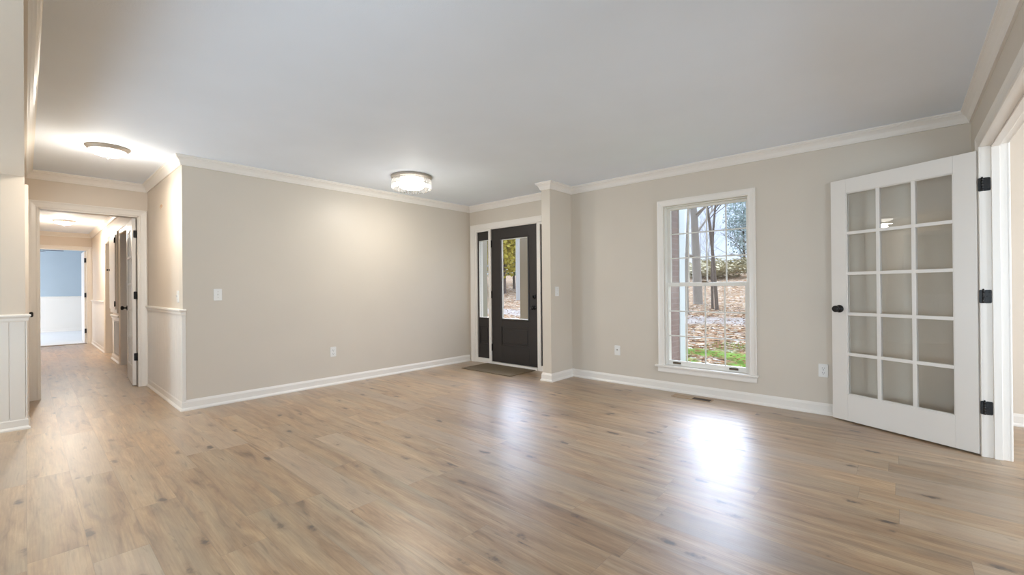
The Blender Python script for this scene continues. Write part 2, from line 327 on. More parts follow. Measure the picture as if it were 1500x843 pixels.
def leaf_litter_mat():
    m = bpy.data.materials.new('leaf_littered_ground'); m.use_nodes = True; t = m.node_tree; p = t.nodes['Principled BSDF']; L = t.links.new
    tcn = N(t, 'ShaderNodeTexCoord'); s = N(t, 'ShaderNodeSeparateXYZ'); L(tcn.outputs['Object'], s.inputs[0])
    v = N(t, 'ShaderNodeTexVoronoi'); v.inputs['Scale'].default_value = 11; v.inputs['Randomness'].default_value = 1; L(tcn.outputs['Object'], v.inputs['Vector'])
    sc = N(t, 'ShaderNodeSeparateColor'); L(v.outputs['Color'], sc.inputs[0])
    r = N(t, 'ShaderNodeValToRGB'); L(sc.outputs[0], r.inputs[0]); e = r.color_ramp.elements; r.color_ramp.interpolation = 'CONSTANT'
    e[0].position, e[0].color = 0, (*lin(76, 58, 48), 1); e[1].position, e[1].color = .14, (*lin(150, 116, 90), 1)
    for q, c in ((.34, lin(166, 148, 124)), (.55, lin(132, 100, 80)), (.68, lin(176, 162, 146)), (.82, lin(146, 116, 90)), (.92, lin(190, 180, 170))):
        x = e.new(q); x.color = (*c, 1)
    n = N(t, 'ShaderNodeTexNoise'); n.inputs['Scale'].default_value = .9; n.inputs['Detail'].default_value = 5; L(tcn.outputs['Object'], n.inputs[0])
    # grass close to the house
    mr = N(t, 'ShaderNodeMapRange'); L(s.outputs[1], mr.inputs[0]); mr.inputs[1].default_value = 8.3; mr.inputs[2].default_value = 12.5; mr.inputs[3].default_value = .22; mr.inputs[4].default_value = -.25
    a = N(t, 'ShaderNodeMath', operation='ADD'); L(mr.outputs[0], a.inputs[0]); L(n.outputs[0], a.inputs[1])
    gm = N(t, 'ShaderNodeMapRange'); L(a.outputs[0], gm.inputs[0]); gm.inputs[1].default_value = .5; gm.inputs[2].default_value = .6
    mx = N(t, 'ShaderNodeMixRGB'); L(gm.outputs[0], mx.inputs[0]); L(r.outputs[0], mx.inputs[1]); mx.inputs[2].default_value = (*lin(106, 132, 62), 1)
    # gravel drive band
    d = N(t, 'ShaderNodeMath', operation='SUBTRACT'); L(s.outputs[1], d.inputs[0]); d.inputs[1].default_value = 15.2
    ab = N(t, 'ShaderNodeMath', operation='ABSOLUTE'); L(d.outputs[0], ab.inputs[0])
    nn = N(t, 'ShaderNodeMath', operation='MULTIPLY_ADD'); L(n.outputs[0], nn.inputs[0]); nn.inputs[1].default_value = 1.6; L(ab.outputs[0], nn.inputs[2])
    rm = N(t, 'ShaderNodeMapRange'); L(nn.outputs[0], rm.inputs[0]); rm.inputs[1].default_value = 1.5; rm.inputs[2].default_value = 2.2; rm.inputs[3].default_value = .85; rm.inputs[4].default_value = 0
    m2 = N(t, 'ShaderNodeMixRGB'); L(rm.outputs[0], m2.inputs[0]); L(mx.outputs[0], m2.inputs[1]); m2.inputs[2].default_value = (*lin(160, 152, 148), 1)
    dk = N(t, 'ShaderNodeMixRGB', blend_type='MULTIPLY'); dk.inputs[0].default_value = 1
    v2 = N(t, 'ShaderNodeTexNoise'); v2.inputs['Scale'].default_value = 2.6; v2.inputs['Detail'].default_value = 8; v2.inputs['Roughness'].default_value = .75; L(tcn.outputs['Object'], v2.inputs['Vector'])
    rr = N(t, 'ShaderNodeValToRGB'); L(v2.outputs[0], rr.inputs[0]); rr.color_ramp.elements[0].position = .40; rr.color_ramp.elements[1].position = .60
    rr.color_ramp.elements[0].color = (.42, .42, .40, 1); rr.color_ramp.elements[1].color = (.88, .92, .92, 1); L(rr.outputs[0], dk.inputs[2]); L(m2.outputs[0], dk.inputs[1]); L(dk.outputs[0], p.inputs['Base Color']); p.inputs['Roughness'].default_value = 1; p.inputs['Specular IOR Level'].default_value = 0
    return m
M['ground'] = leaf_litter_mat()

# ---------------------------------------------------------------- dimensions
XA = -5.11; YS = 1.0; YW = 4.715; XR = .40; XH = -6.85; XS = -5.49; H = 2.44; ZH = 2.12
PX = -3.18; PXL = -3.31; PY = 4.262
JY = 4.215
XE = -13.5

# ---------------------------------------------------------------- shell
struct('floor', MB().box(-13.62, 4.2, -2.4, 5.5, -.1, 0), M['floor'], 'long oak-look plank floor running through room and hall', 'floor')
struct('floor_carpet', MB().box(-18.5, -13.62, -2.6, 2.6, -.1, .004), M['carpet'], 'pale carpet in the blue room beyond the hall', 'carpet')
struct('ceiling', MB().box(-18.5, 4.2, 0, 5.5, H, H+.1).box(-18.5, -6.8, -2.6, 0, H, H+.1), M['ceiling'], 'smooth white ceiling of the living room and hall', 'ceiling')
struct('ceiling_rear', MB().box(-5.49, 4.2, -2.4, -.14, ZH, ZH+.08), M['wall'], 'low ceiling of the adjoining room at upper left', 'ceiling')
w = MB()   # window wall
wy0, wy1 = YW, YW+.15
OX0, OX1, OZ = -5.0, -3.385, 2.075      # entry unit opening
WX0, WX1, WZ0, WZ1 = -1.957, -1.11, .27, 2.03
w.box(-5.23, OX0, wy0, wy1, 0, H).box(OX0, OX1, wy0, wy1, OZ, H).box(OX1, WX0, wy0, wy1, 0, H)
w.box(WX0, WX1, wy0, wy1, 0, WZ0).box(WX0, WX1, wy0, wy1, WZ1, H).box(WX1, XR+.115, wy0, wy1, 0, H)
struct('wall_front', w, M['wall'], 'greige wall with the tall window and the entry door', 'wall')
struct('wall_left', MB().box(XA-.12, XA, YS, YW, 0, H), M['wall'], 'long blank greige wall between hall corner and entry door', 'wall')
struct('wall_hall_corner', MB().box(XH, XA-.12, YS, YS+.12, 0, H), M['wall_warm'], 'short cream wall with wainscot beside the hall opening', 'wall')
w = MB().box(XH-.12, XH, -.12, .095, 0, H).box(XH-.12, XH, .915, 1.12, 0, H).box(XH-.12, XH, .095, .915, 2.05, H)
struct('wall_hall', w, M['wall_warm'], 'cream wall around the cased hall opening', 'wall')
# left wall line (y = 0): closet wall, header
w = MB().box(-5.95, XS, -.13, 0, 0, H).box(XH, -6.66, -.13, 0, 0, H).box(-6.66, -5.95, -.13, 0, 2.05, H)
struct('wall_closet', w, M['wall_warm'], 'short cream wall with a closet door seen edge-on at far left', 'wall')
struct('wall_stub', MB().box(XS-.12, XS, -2.4, -.13, 0, H), M['wall'], 'greige wall end with wainscot at the left edge', 'wall')
struct('wall_header', MB().box(XS, 4.2, -.14, 0, ZH, H), M['wall'], 'header over the wide opening at upper left', 'wall')
struct('wall_pillar', MB().box(PXL, PX, PY, YW, 0, H), M['wall'], 'stub wall projecting beside the entry door', 'wall')
w = MB().box(XR, XR+.115, JY+.02, YW, 0, H).box(XR, XR+.115, 2.36, JY+.02, 2.07, H).box(XR, XR+.115, 0, 2.36, 0, H)
struct('wall_right', w, M['wall'], 'greige wall over the cased opening at far right', 'wall')
struct('wall_side_room', MB().box(XR+.115, 4.2, 5.3, 5.42, 0, H).box(XR+.115, XR+.0151, 4.865, 5.3, 0, H).box(4.08, 4.2, 0, 5.3, 0, .5).box(4.08, 4.2, 0, 1.8, .5, H).box(4.08, 4.2, 4.2, 5.3, .5, H).box(4.08, 4.2, 1.8, 4.2, 2.1, H), M['wall_warm'], 'beige wall of the adjoining room at the right edge', 'wall')
struct('wall_rear', MB().box(-5.6, -2.0, -2.4, -2.3, 0, H).box(1.3, 4.2, -2.4, -2.3, 0, H).box(-2.0, 1.3, -2.4, -2.3, 2.0, H).box(-2.0, 1.3, -2.4, -2.3, 0, .1).box(4.08, 4.2, -2.4, 0, 0, H), M['wall'], 'rear wall of the adjoining room', 'wall')
# hall
w = MB().box(-10.10, -9.10, YS, YS+.12, 0, H).box(-11.05, -10.10, YS, YS+.12, 2.05, H).box(XE, -11.05, YS, YS+.12, 0, H).box(-9.10, -8.3, YS, YS+.12, 2.05, H).box(-8.3, XH-.12, YS, YS+.12, 0, H)
w.box(-11.05, -10.1, 1.9, 2.0, 0, H).box(-9.2, -8.2, 1.5, 1.6, 0, H).box(-9.2, -9.1, YS+.12, 1.5, 0, H).box(-8.3, -8.2, YS+.12, 1.5, 0, H)
struct('wall_hall_right', w, M['wall_warm'], 'right wall of the hall with doorways and wainscot', 'wall')
struct('wall_hall_left', MB().box(XE, XH-.12, -.17, -.05, 0, H), M['wall_warm'], 'left wall of the hall', 'wall')
w = MB().box(XE-.12, XE, .925, YS+.12, 0, H).box(XE-.12, XE, -.17, .12, 0, H).box(XE-.12, XE, .12, .925, 2.08, H)
struct('wall_hall_end', w, M['wall_warm'], 'end wall of the hall around the doorway to the blue room', 'wall')
w = MB().box(-18.5, -18.3, -2.6, 2.6, 0, H).box(-18.3, XE-.12, 2.5, 2.6, 0, H).box(-18.3, XE-.12, -2.6, -2.5, 0, .5).box(-18.3, -17.5, -2.6, -2.5, .5, H).box(-14.9, XE-.12, -2.6, -2.5, .5, H).box(-17.5, -14.9, -2.6, -2.5, 2.1, H).box(XE-.12, XE-.10, -2.5, -.17, 0, H).box(XE-.12, XE-.10, 1.12, 2.5, 0, H)
struct('wall_blue_room', w, M['blue'], 'pale blue walls of the room at the end of the hall', 'wall')

# ---------------------------------------------------------------- trim profiles
XY = lambda z0: (lambda a, b, t: (a, b, z0+t))
BASE = [(0, 0), (.026, 0), (.026, .012), (.018, .024), (.014, .028), (.014, .078), (.008, .092), (.004, .1), (0, .1)]
CROWN = [(0, 0), (.013, 0), (.013, .010), (.018, .018), (.026, .040), (.040, .058), (.050, .066), (.050, .076), (.058, .080), (.058, .09), (0, .09)]
RAIL = [(0, 0), (.014, 0), (.018, .012), (.018, .030), (.026, .040), (.032, .044), (.032, .056), (.024, .062), (0, .062)]
def base(path): return MB().sweep(BASE, path, XY(0))
def crown(path, z=H): return MB().sweep(CROWN, path, XY(z-.09))
def rail(path, z=.91): return MB().sweep(RAIL, path, XY(z))
# paths run so that the room lies to the left
struct('baseboard_left', base([(XA, YW-.02), (XA, YS), (XH+.018, YS)]), M['trim'], 'white baseboard along the blank wall and round the hall corner', 'baseboard')
struct('baseboard_front', base([(XR, YW), (PX, YW), (PX, PY), (PXL, PY), (PXL, YW-.03)]), M['trim'], 'white baseboard under the window and round the stub wall', 'baseboard')
struct('baseboard_stub', base([(-5.88, 0), (XS, 0), (XS, -3)]), M['trim'], 'white baseboard of the wall end at the left edge', 'baseboard')
struct('baseboard_side_room', base([(4.0, 5.3), (XR+.14, 5.3)]), M['trim'], 'white baseboard in the room at the right edge', 'baseboard')
struct('trim_1', crown([(-3.0, 0), (XR, 0), (XR, YW), (PX, YW), (PX, PY), (PXL, PY), (PXL, YW), (XA, YW), (XA, YS), (XH, YS), (XH, 0), (-3.0, 0)]), M['trim'], 'white crown moulding running round the living room ceiling', 'crown moulding')
struct('trim_2', crown([(XH-.12, YS), (XE, YS), (XE, -.05), (XH-.12, -.05)]), M['trim'], 'white crown moulding inside the hall', 'crown moulding')
# wainscot: beaded panels and chair rails
def wains(x0, x1, plane, out, z0=.08, z1=.92, step=.09, axis='x'):
    b = MB(); n = max(1, round(abs(x1-x0)/step)); s = (x1-x0)/n; t = .010*out
    for i in range(n):
        a, c = x0+i*s+.003*math.copysign(1, s), x0+(i+1)*s-.003*math.copysign(1, s)
        if axis == 'x': b.box(a, c, plane, plane+t, z0, z1)
        else: b.box(plane, plane+t, a, c, z0, z1)
    if axis == 'x': b.box(x0, x1, plane, plane+t*.5, z0, z1)
    else: b.box(plane, plane+t*.5, x0, x1, z0, z1)
    return b
b = wains(XH+.018, XA-.0, YS, -1).box(XA, XA+.010, YS-.010, YS+.022, .08, .92)
struct('trim_3', b, M['bead'], 'white beaded wainscot under the switch beside the hall opening', 'wainscot', bevel=.002)
struct('trim_4', MB().sweep(RAIL, [(XA, YS+.022), (XA, YS), (XH, YS)], XY(.91)), M['trim'], 'white chair rail wrapping the corner beside the hall opening', 'chair rail')
b = wains(0, -2.25, XS, 1, axis='y').box(XS-.03, XS+.010, 0, .010, .08, .92)
struct('trim_5', b, M['bead'], 'white beaded wainscot at the left edge of the room', 'wainscot', bevel=.002)
struct('trim_6', MB().sweep(RAIL, [(XS-.03, 0), (XS, 0), (XS, -2.3)], XY(.90)), M['trim'], 'white chair rail on the wall end at the left edge', 'chair rail')
b = wains(XE, -11.13, YS, -1).box(-10.10, -9.18, YS, YS-.006, .08, .7)
struct('trim_7', b, M['bead'], 'white wainscot on the right wall deep in the hall', 'wainscot', bevel=.002)
struct('trim_8', MB().sweep(RAIL, [(-11.12, YS), (XE, YS), (XE, YS-.0)][:2], XY(.91)).sweep(RAIL, [(-9.18, YS), (-10.1, YS)], XY(.70)), M['trim'], 'white chair rail on the right wall deep in the hall', 'chair rail')
struct('baseboard_hall', MB().sweep(BASE, [(-11.12, YS), (XE, YS)], XY(0)).sweep(BASE, [(-9.18, YS), (-10.1, YS), (-10.1, YS+.12)], XY(0)), M['trim'], 'white baseboards on the right wall of the hall', 'baseboard')
struct('trim_9', wains(-2.4, 2.4, -18.3, 1, z0=.0, z1=1.0, step=4.8, axis='y').sweep(RAIL, [(-18.3, 2.45), (-18.3, -2.4)], XY(.97)).sweep(BASE, [(-18.3, 2.45), (-18.3, -2.4)], XY(0)), M['bead'], 'white panelling below the blue wall at the end of the hall', 'wainscot')

CAS = [(0, 0), (.074, 0), (.074, .020), (.066, .022), (.050, .016), (.020, .012), (.010, .014), (0, .010)]
def casing(path, mp, width=.075, prof=None):
    p = [(n*width/.074, t) for n, t in (prof or CAS)]
    return MB().sweep(p, path, mp)
# path in the (u, z) plane, opening to the right so the casing grows outward on the left
def cas3(u0, u1, z1, mp, width=.075, z0=0): return casing([(u0, z0), (u0, z1), (u1, z1), (u1, z0)], mp, width)
PL_HALL = lambda a, b, t: (XH+t, a, b)          # plane x = XH, u = y
h = cas3(.095, .915, 2.05, PL_HALL)
h.box(XH-.13, XH+.002, .095, .107, 0, 2.05).box(XH-.13, XH+.002, .903, .915, 0, 2.05).box(XH-.13, XH+.002, .095, .915, 2.038, 2.05)
struct('trim_10', h, M['trim'], 'white casing of the hall opening', 'door casing')
# closet casing on y = 0 plane
h = cas3(-6.66, -5.95, 2.05, lambda a, b, t: (a, t, b), .07)
h.box(-6.66, -6.65, -.13, .001, 0, 2.05).box(-5.96, -5.95, -.13, .001, 0, 2.05).box(-6.66, -5.95, -.13, .001, 2.04, 2.05)
struct('trim_11', h, M['trim'], 'white casing of the closet door seen edge-on at far left', 'door casing')
# right opening
h = MB().sweep([(n*.075/.074, t) for n, t in CAS], [(JY, 0), (JY, 2.05), (2.38, 2.05), (2.38, 0)][::-1], lambda a, b, t: (XR-t, a, b))
h.box(XR-.004, XR+.119, JY, JY+.02, 0, 2.07).box(XR-.004, XR+.119, 2.36, JY, 2.05, 2.07).box(XR-.004, XR+.119, 2.36, 2.38, 0, 2.05)
h.box(XR+.045, XR+.083, JY-.012, JY, 0, 2.05).box(XR+.045, XR+.083, 2.38, JY, 2.038, 2.05)
h.sweep([(n*.075/.074, t) for n, t in CAS], [(JY, 0), (JY, 2.05), (2.38, 2.05), (2.38, 0)][::-1], lambda a, b, t: (XR+.115+t, a, b))
struct('trim_12', h, M['trim'], 'white jamb and casing of the opening at the right edge', 'door casing', bevel=.0015)
h = cas3(.12, .925, 2.08, lambda a, b, t: (XE+t, a, b))
h.box(XE-.13, XE+.002, .12, .132, 0, 2.08).box(XE-.13, XE+.002, .913, .925, 0, 2.08).box(XE-.13, XE+.002, .12, .925, 2.068, 2.08)
struct('trim_13', h, M['trim'], 'white casing of the doorway to the blue room', 'door casing')
h = MB().sweep([(n, t) for n, t in CAS], [(-11.05, 0), (-11.05, 2.05), (-10.1, 2.05)], lambda a, b, t: (a, YS-t, b))
h.box(-11.05, -11.04, YS-.002, YS+.122, 0, 2.05).box(-11.05, -10.1, YS-.002, YS+.122, 2.04, 2.05)
struct('trim_14', h, M['trim'], 'white casing of the far side doorway in the hall', 'door casing')
h = cas3(-9.10, -8.3, 2.05, lambda a, b, t: (a, YS-t, b))
h.box(-9.10, -9.09, YS-.002, YS+.122, 0, 2.05).box(-8.31, -8.3, YS-.002, YS+.122, 0, 2.05)
struct('trim_15', h, M['trim'], 'white casing of the nearer side doorway in the hall', 'door casing')

# ---------------------------------------------------------------- hardware builders
def knob_mb(T, side=1):
    """knob along local -Y (side 1)"""
    m = MB(); rot = T @ Matrix.Rotation(math.radians(90), 4, 'X')
    m.lathe([(.0325, 0), (.0325, .004), (.029, .008), (.012, .010), (.0105, .028), (.013, .032), (.022, .038), (.0275, .048), (.0275, .056), (.023, .064), (.012, .067)], rot, 28)
    return m
def hinge_mb(T, w=.032, hgt=.09):
    """butt hinge: leaf in local XZ facing -Y, barrel at local x=0"""
    m = MB(); m.plate(w, hgt, .0025, .008, T @ TX(w/2+.004, 0, 0))
    m.plate(.018, hgt, .0025, .006, T @ TX(-.010, 0, 0))
    for i in range(5): m.lathe([(.0055, -hgt/2+i*hgt/5+.0006), (.0062, -hgt/2+i*hgt/5+.0012), (.0062, -hgt/2+(i+1)*hgt/5-.0012), (.0055, -hgt/2+(i+1)*hgt/5-.0006)], T @ TX(.0, -.004, 0), 12)
    m.lathe([(.004, hgt/2), (.0055, hgt/2+.003), (.002, hgt/2+.007)], T @ TX(0, -.004, 0), 10)
    for dz in (-.03, 0, .03): m.lathe([(.0035, 0), (.003, .0012)], T @ TX(w*.62+(.006 if dz else -.004), -.0025, dz) @ Matrix.Rotation(math.radians(90), 4, 'X'), 10)
    return m

def french_door(root, L, t=.035, H0=.012, H1=2.03, knob_z=.935, glassmat='door_glass'):
    """local: hinge edge at x=0, leaf along +x, thickness centred on y"""
    g0, g1, gz0, gz1 = .118, L-.118, .232, 1.913; h = t/2
    fr = MB().box(0, g0, -h, h, H0, H1).box(g1, L, -h, h, H0, H1).box(g0, g1, -h, h, H0, gz0).box(g0, g1, -h, h, gz1, H1)
    fr.build('door_frame', M['door'], root, .002)
    mu = MB(); cw, n, r = .026, 3, 5; pw = (g1-g0)/n; ph = (gz1-gz0)/r
    for i in range(1, n): x = g0+pw*i; mu.box(x-cw/2, x+cw/2, -h*.82, h*.82, gz0, gz1)
    for j in range(1, r): z = gz0+ph*j; mu.box(g0, g1, -h*.815, h*.815, z-cw/2, z+cw/2)
    # glazing bead round the whole light
    for s in (-1, 1):
        y0, y1 = sorted((s*h*.45, s*h*.8)); e = .008
        mu.box(g0, g0+e, y0, y1, gz0, gz1).box(g1-e, g1, y0, y1, gz0, gz1).box(g0, g1, y0, y1, gz0, gz0+e).box(g0, g1, y0, y1, gz1-e, gz1)
    mu.build('muntins', M['door'], root, .003)
    MB().box(g0, g1, -.002, .002, gz0, gz1).build('glass_panes', M[glassmat], root)
    for s in (1, -1):
        T = TX(L-.062, -h*s, knob_z) @ (Matrix.Identity(4) if s == 1 else RZ(math.pi))
        knob_mb(T).build('door_knob', M['black'], root)
    # latch plate on the free edge
    MB().box(L, L+.001, -.012, .012, knob_z-.03, knob_z+.03).build('latch_plate', M['black'], root)

# french door at right
P0 = Vector((.378, 4.222)); P1 = Vector((-.452, 4.622)); ang = math.atan2(P1.y-P0.y, P1.x-P0.x)
nrm = Vector((-(P1-P0).y, (P1-P0).x)).normalized()      # left of the leaf direction: towards the camera
if nrm.y > 0: nrm = -nrm
cpt = P0 - nrm*.0175
root = empty('door_1', (cpt.x, cpt.y, 0), ang)
tag(root, 'white french door with fifteen panes standing open beside the window', 'door', kind='structure')
french_door(root, .915, knob_z=.945)
for z in (1.80, 1.06, .325):
    T = TX(XR+.004, JY-.0005, z)
    hm = hinge_mb(T, .034, .088); hm.xf(Matrix.Translation(Vector((-cpt.x, -cpt.y, 0)))); hm.xf(RZ(-ang)); hm.build('hinge', M['black'], root)
# hall french door, opened into the hall
root = empty('door_2', (XH-.055, .8745, 0), math.pi-.0576)
tag(root, 'white french door folded back inside the hall', 'door', kind='structure')
french_door(root, .80, knob_z=.93)
for z in (1.84, 1.10, .355):
    hm = MB().plate(.034, .09, .0025, .006, TX(XH-.035, .9025, z) ).xf(TX(0, 0, 0))
    hm.plate(.03, .09, .0025, .006, TX(XH-.0475, .885, z) @ RZ(math.pi/2))
    hm.lathe([(.006, -.045), (.006, .045)], TX(XH-.046, .9, z), 12)
    hm.xf(TX(-(XH-.055), -.8745, 0)).xf(RZ(-math.pi+.0576)); hm.build('hinge', M['black'], root)

def panel_door(root, x0, x1, yc, t, z0, z1, cells, facing, m=None, rec=.008):
    """flat-panelled leaf in plane y=yc; cells: list of (x0,x1,z0,z1) raised panels; facing -1 towards -Y, +1 towards +Y"""
    m = m or M['door']; h = t/2
    xs = sorted({x0, x1, *[c[0] for c in cells], *[c[1] for c in cells]}); zs = sorted({z0, z1, *[c[2] for c in cells], *[c[3] for c in cells]})
    b = MB()
    for i in range(len(xs)-1):
        for j in range(len(zs)-1):
            a, bb, c, d = xs[i], xs[i+1], zs[j], zs[j+1]
            inside = any(a >= q[0]-1e-6 and bb <= q[1]+1e-6 and c >= q[2]-1e-6 and d <= q[3]+1e-6 for q in cells)
            if not inside: b.box(a, bb, yc-h, yc+h, c, d)
    b.build('door_frame', m, root, .0015)
    for q in cells:
        p = MB().box(q[0], q[1], yc-h+rec, yc+h-rec, q[2], q[3]); e = .035
        if q[1]-q[0] > .09 and q[3]-q[2] > .09: p.box(q[0]+e, q[1]-e, yc-h+.002, yc+h-.002, q[2]+e, q[3]-e)
        p.build('door_panel', m, root, .004)
# closet door in the left wall
root = empty('door_3', (0, 0, 0)); tag(root, 'white six-panel closet door seen edge-on at far left', 'door', kind='structure')
a, c = -6.648, -5.962; s = .11; mx = (a+c)/2
cells = []
for (q0, q1) in ((.25, .82), (1.0, 1.55), (1.66, 1.90)):
    cells += [(a+s, mx-.04, q0, q1), (mx+.04, c-s, q0, q1)]
panel_door(root, a, c, -.03, .035, .012, 2.036, cells, 1)
knob_mb(TX(a+.065, -.0125, .92) @ RZ(math.pi)).build('door_knob', M['black'], root)
# hall end doorway: door opened into the blue room, hinges on the jamb
root = empty('door_4', (XE-.135, .90, 0), math.pi); tag(root, 'white door opened back into the blue room', 'door', kind='structure')
b = MB().box(0, .76, -.0175, .0175, .012, 2.06); b.build('door_leaf', M['door'], root, .002)
for z in (1.86, 1.08, .28):
    hm = MB().plate(.05, .09, .003, .006, TX(.045, -.0176, z)).xf(TX(0, 0, 0))
    hm = MB().box(-.125, -.06, .014, .0176, z-.05, z+.05).lathe([(.007, -.05), (.007, .05)], TX(-.006, .014, z), 10).box(-.012, -.001, -.0175, .0175, z-.05, z+.05)
    hm.build('hinge', M['black'], root)
struct('trim_16', MB().box(XE-.13, XE, .132, .913, 0, .012), M['nickel'], 'thin metal threshold strip at the end of the hall', 'threshold')

# ---------------------------------------------------------------- entry door unit
root = empty('door_5', (0, 0, 0)); tag(root, 'dark espresso entry door with a tall glass light', 'door', kind='structure')
ys = YW+.018                                  # face of leaf
def dark_leaf(root, x0, x1, z0, z1, gx0, gx1, gz0, gz1, px0, px1, pz0, pz1):
    t = .044; b = MB(); y0, y1 = ys, ys+t
    b.box(x0, gx0, y0, y1, z0, z1).box(gx1, x1, y0, y1, z0, z1).box(gx0, gx1, y0, y1, gz1, z1).box(gx0, gx1, y0, y1, pz1, gz0)
    b.box(gx0, px0, y0, y1, z0, pz1) if px0 > gx0+.001 else None
    b.box(px1, gx1, y0, y1, z0, pz1) if gx1 > px1+.001 else None
    b.box(max(px0, gx0), min(px1, gx1), y0, y1, z0, pz0)
    b.box(px0, px1, y0+.012, y1-.004, pz0, pz1)
    return b
dx0, dx1 = -4.645, -3.752
b = dark_leaf(root, dx0, dx1, .04, 2.04, -4.45, -3.915, .68, 1.885, -4.455+.005, -3.92, .305, .572); b.build('door_leaf', M['espresso'], root, .0015)
e = .03
MB().box(-4.45+e, -3.92-e, ys+.004, ys+.014, .305+e, .572-e).build('door_panel', M['espresso'], root, .006)
g = MB()       # raised frame round the glass
gx0, gx1, gz0, gz1 = -4.45, -3.915, .68, 1.885; wd = .022
g.sweep([(0, 0), (wd, 0), (wd, .006), (wd*.5, .012), (0, .008)], [(gx0+.012, gz0+.012), (gx0+.012, gz1-.012), (gx1-.012, gz1-.012), (gx1-.012, gz0+.012)], lambda a_, b_, t_: (a_, ys-t_, b_), closed=True)
g.build('glass_frame', M['espresso'], root)
sp = MB(); q = .010
sp.box(gx0+.012, gx0+.012+q, ys+.004, ys+.03, gz0+.012, gz1-.012).box(gx1-.012-q, gx1-.012, ys+.004, ys+.03, gz0+.012, gz1-.012).box(gx0+.012, gx1-.012, ys+.004, ys+.03, gz0+.012, gz0+.012+q).box(gx0+.012, gx1-.012, ys+.004, ys+.03, gz1-.012-q, gz1-.012)
tag(sp.build('glass_spacer', M['vinyl'], root), 'pale edge strip round the door glass')
MB().box(gx0, gx1, ys+.018, ys+.023, gz0, gz1).build('glass_pane', M['glass'], root)
knob_mb(TX(-3.815, ys, .872)).build('door_knob', M['black'], root)
d = MB(); d.lathe([(.032, 0), (.032, .010), (.026, .016), (.010, .017)], TX(-3.815, ys, 1.024) @ Matrix.Rotation(math.radians(90), 4, 'X'), 24).box(-3.82, -3.81, ys-.034, ys-.015, 1.006, 1.042); d.build('deadbolt', M['black'], root)
for z in (1.822, 1.05, .252):
    hm = MB().lathe([(.0075, -.055), (.0075, .055)], TX(-4.649, ys-.008, z), 12).box(-4.662, -4.632, ys-.006, ys+.002, z-.052, z+.052); hm.build('hinge', M['black'], root)
# sidelights
for nm, x0, x1, lab in (('window_2', -4.948, -4.692, 'narrow dark sidelight window left of the entry door'), ('window_3', -3.695, -3.437, 'narrow dark sidelight window right of the entry door, mostly behind the stub wall')):
    r = empty(nm, (0, 0, 0)); tag(r, lab, 'window', kind='structure')
    b = dark_leaf(r, x0, x1, .072, 2.023, x0+.028, x1-.022, .695, 1.89, x0+.04, x1-.035, .295, .566); b.build('sidelight_frame', M['espresso'], r, .0015)
    MB().box(x0+.062, x1-.055, ys+.004, ys+.014, .32, .54).build('sidelight_panel', M['espresso'], r, .004)
    a0, a1, c0, c1 = x0+.028, x1-.022, .695, 1.89; q = .008
    sp = MB().box(a0, a0+q, ys+.004, ys+.03, c0, c1).box(a1-q, a1, ys+.004, ys+.03, c0, c1).box(a0, a1, ys+.004, ys+.03, c0, c0+q).box(a0, a1, ys+.004, ys+.03, c1-q, c1)
    tag(sp.build('glass_spacer', M['vinyl'], r), 'pale edge strip round the sidelight glass')
    MB().box(a0, a1, ys+.018, ys+.023, c0, c1).build('glass_pane', M['glass'], r)
# white frame of the unit, casing
f = MB()
fy0, fy1 = YW-.002, YW+.13
f.box(OX0, -4.948, fy0, fy1, 0, OZ).box(-4.692, -4.645, fy0, fy1, 0, OZ).box(-3.752, -3.695, fy0, fy1, 0, OZ).box(-3.437, OX1, fy0, fy1, 0, OZ)
f.box(-4.948, -4.692, fy0, fy1, 0, .072).box(-3.695, -3.437, fy0, fy1, 0, .072).box(-4.645, -3.752, fy0-.012, fy1, 0, .036)
f.box(-4.948, -4.692, fy0, fy1, 2.023, OZ).box(-3.695, -3.437, fy0, fy1, 2.023, OZ).box(-4.645, -3.752, fy0, fy1, 2.042, OZ)
struct('trim_17', f, M['trim'], 'white frame and mullions around the dark entry door', 'door frame', bevel=.0015)
h = MB().sweep([(n*.085/.074, t) for n, t in CAS], [(OX0+.012, 0), (OX0+.012, OZ-.022), (OX1-.012, OZ-.022), (OX1-.012, 0)], lambda a_, b_, t_: (a_, YW-t_, b_))
struct('trim_18', h, M['trim'], 'white casing around the entry door and sidelights', 'door casing')

# ---------------------------------------------------------------- window
root = empty('window_1', (0, 0, 0)); tag(root, 'tall white double-hung window with grid panes on the front wall', 'window', kind='structure')
h = MB().sweep([(n*.066/.074, t) for n, t in CAS], [(WX0, WZ0+.01), (WX0, WZ1), (WX1, WZ1), (WX1, WZ0+.01)], lambda a_, b_, t_: (a_, YW-t_, b_)); h.build('window_casing', M['trim'], root)
MB().box(WX0-.10, WX1+.082, YW-.038, YW+.055, .258, .280).build('window_sill', M['trim'], root, .005)
MB().sweep([(0, 0), (0, .014), (.010, .016), (.052, .012), (.055, 0)], [(WX1+.064, .262-.003), (WX0-.072, .262-.003)][::-1], lambda a_, b_, t_: (a_, YW-t_, b_-.056)).build('window_apron', M['trim'], root)
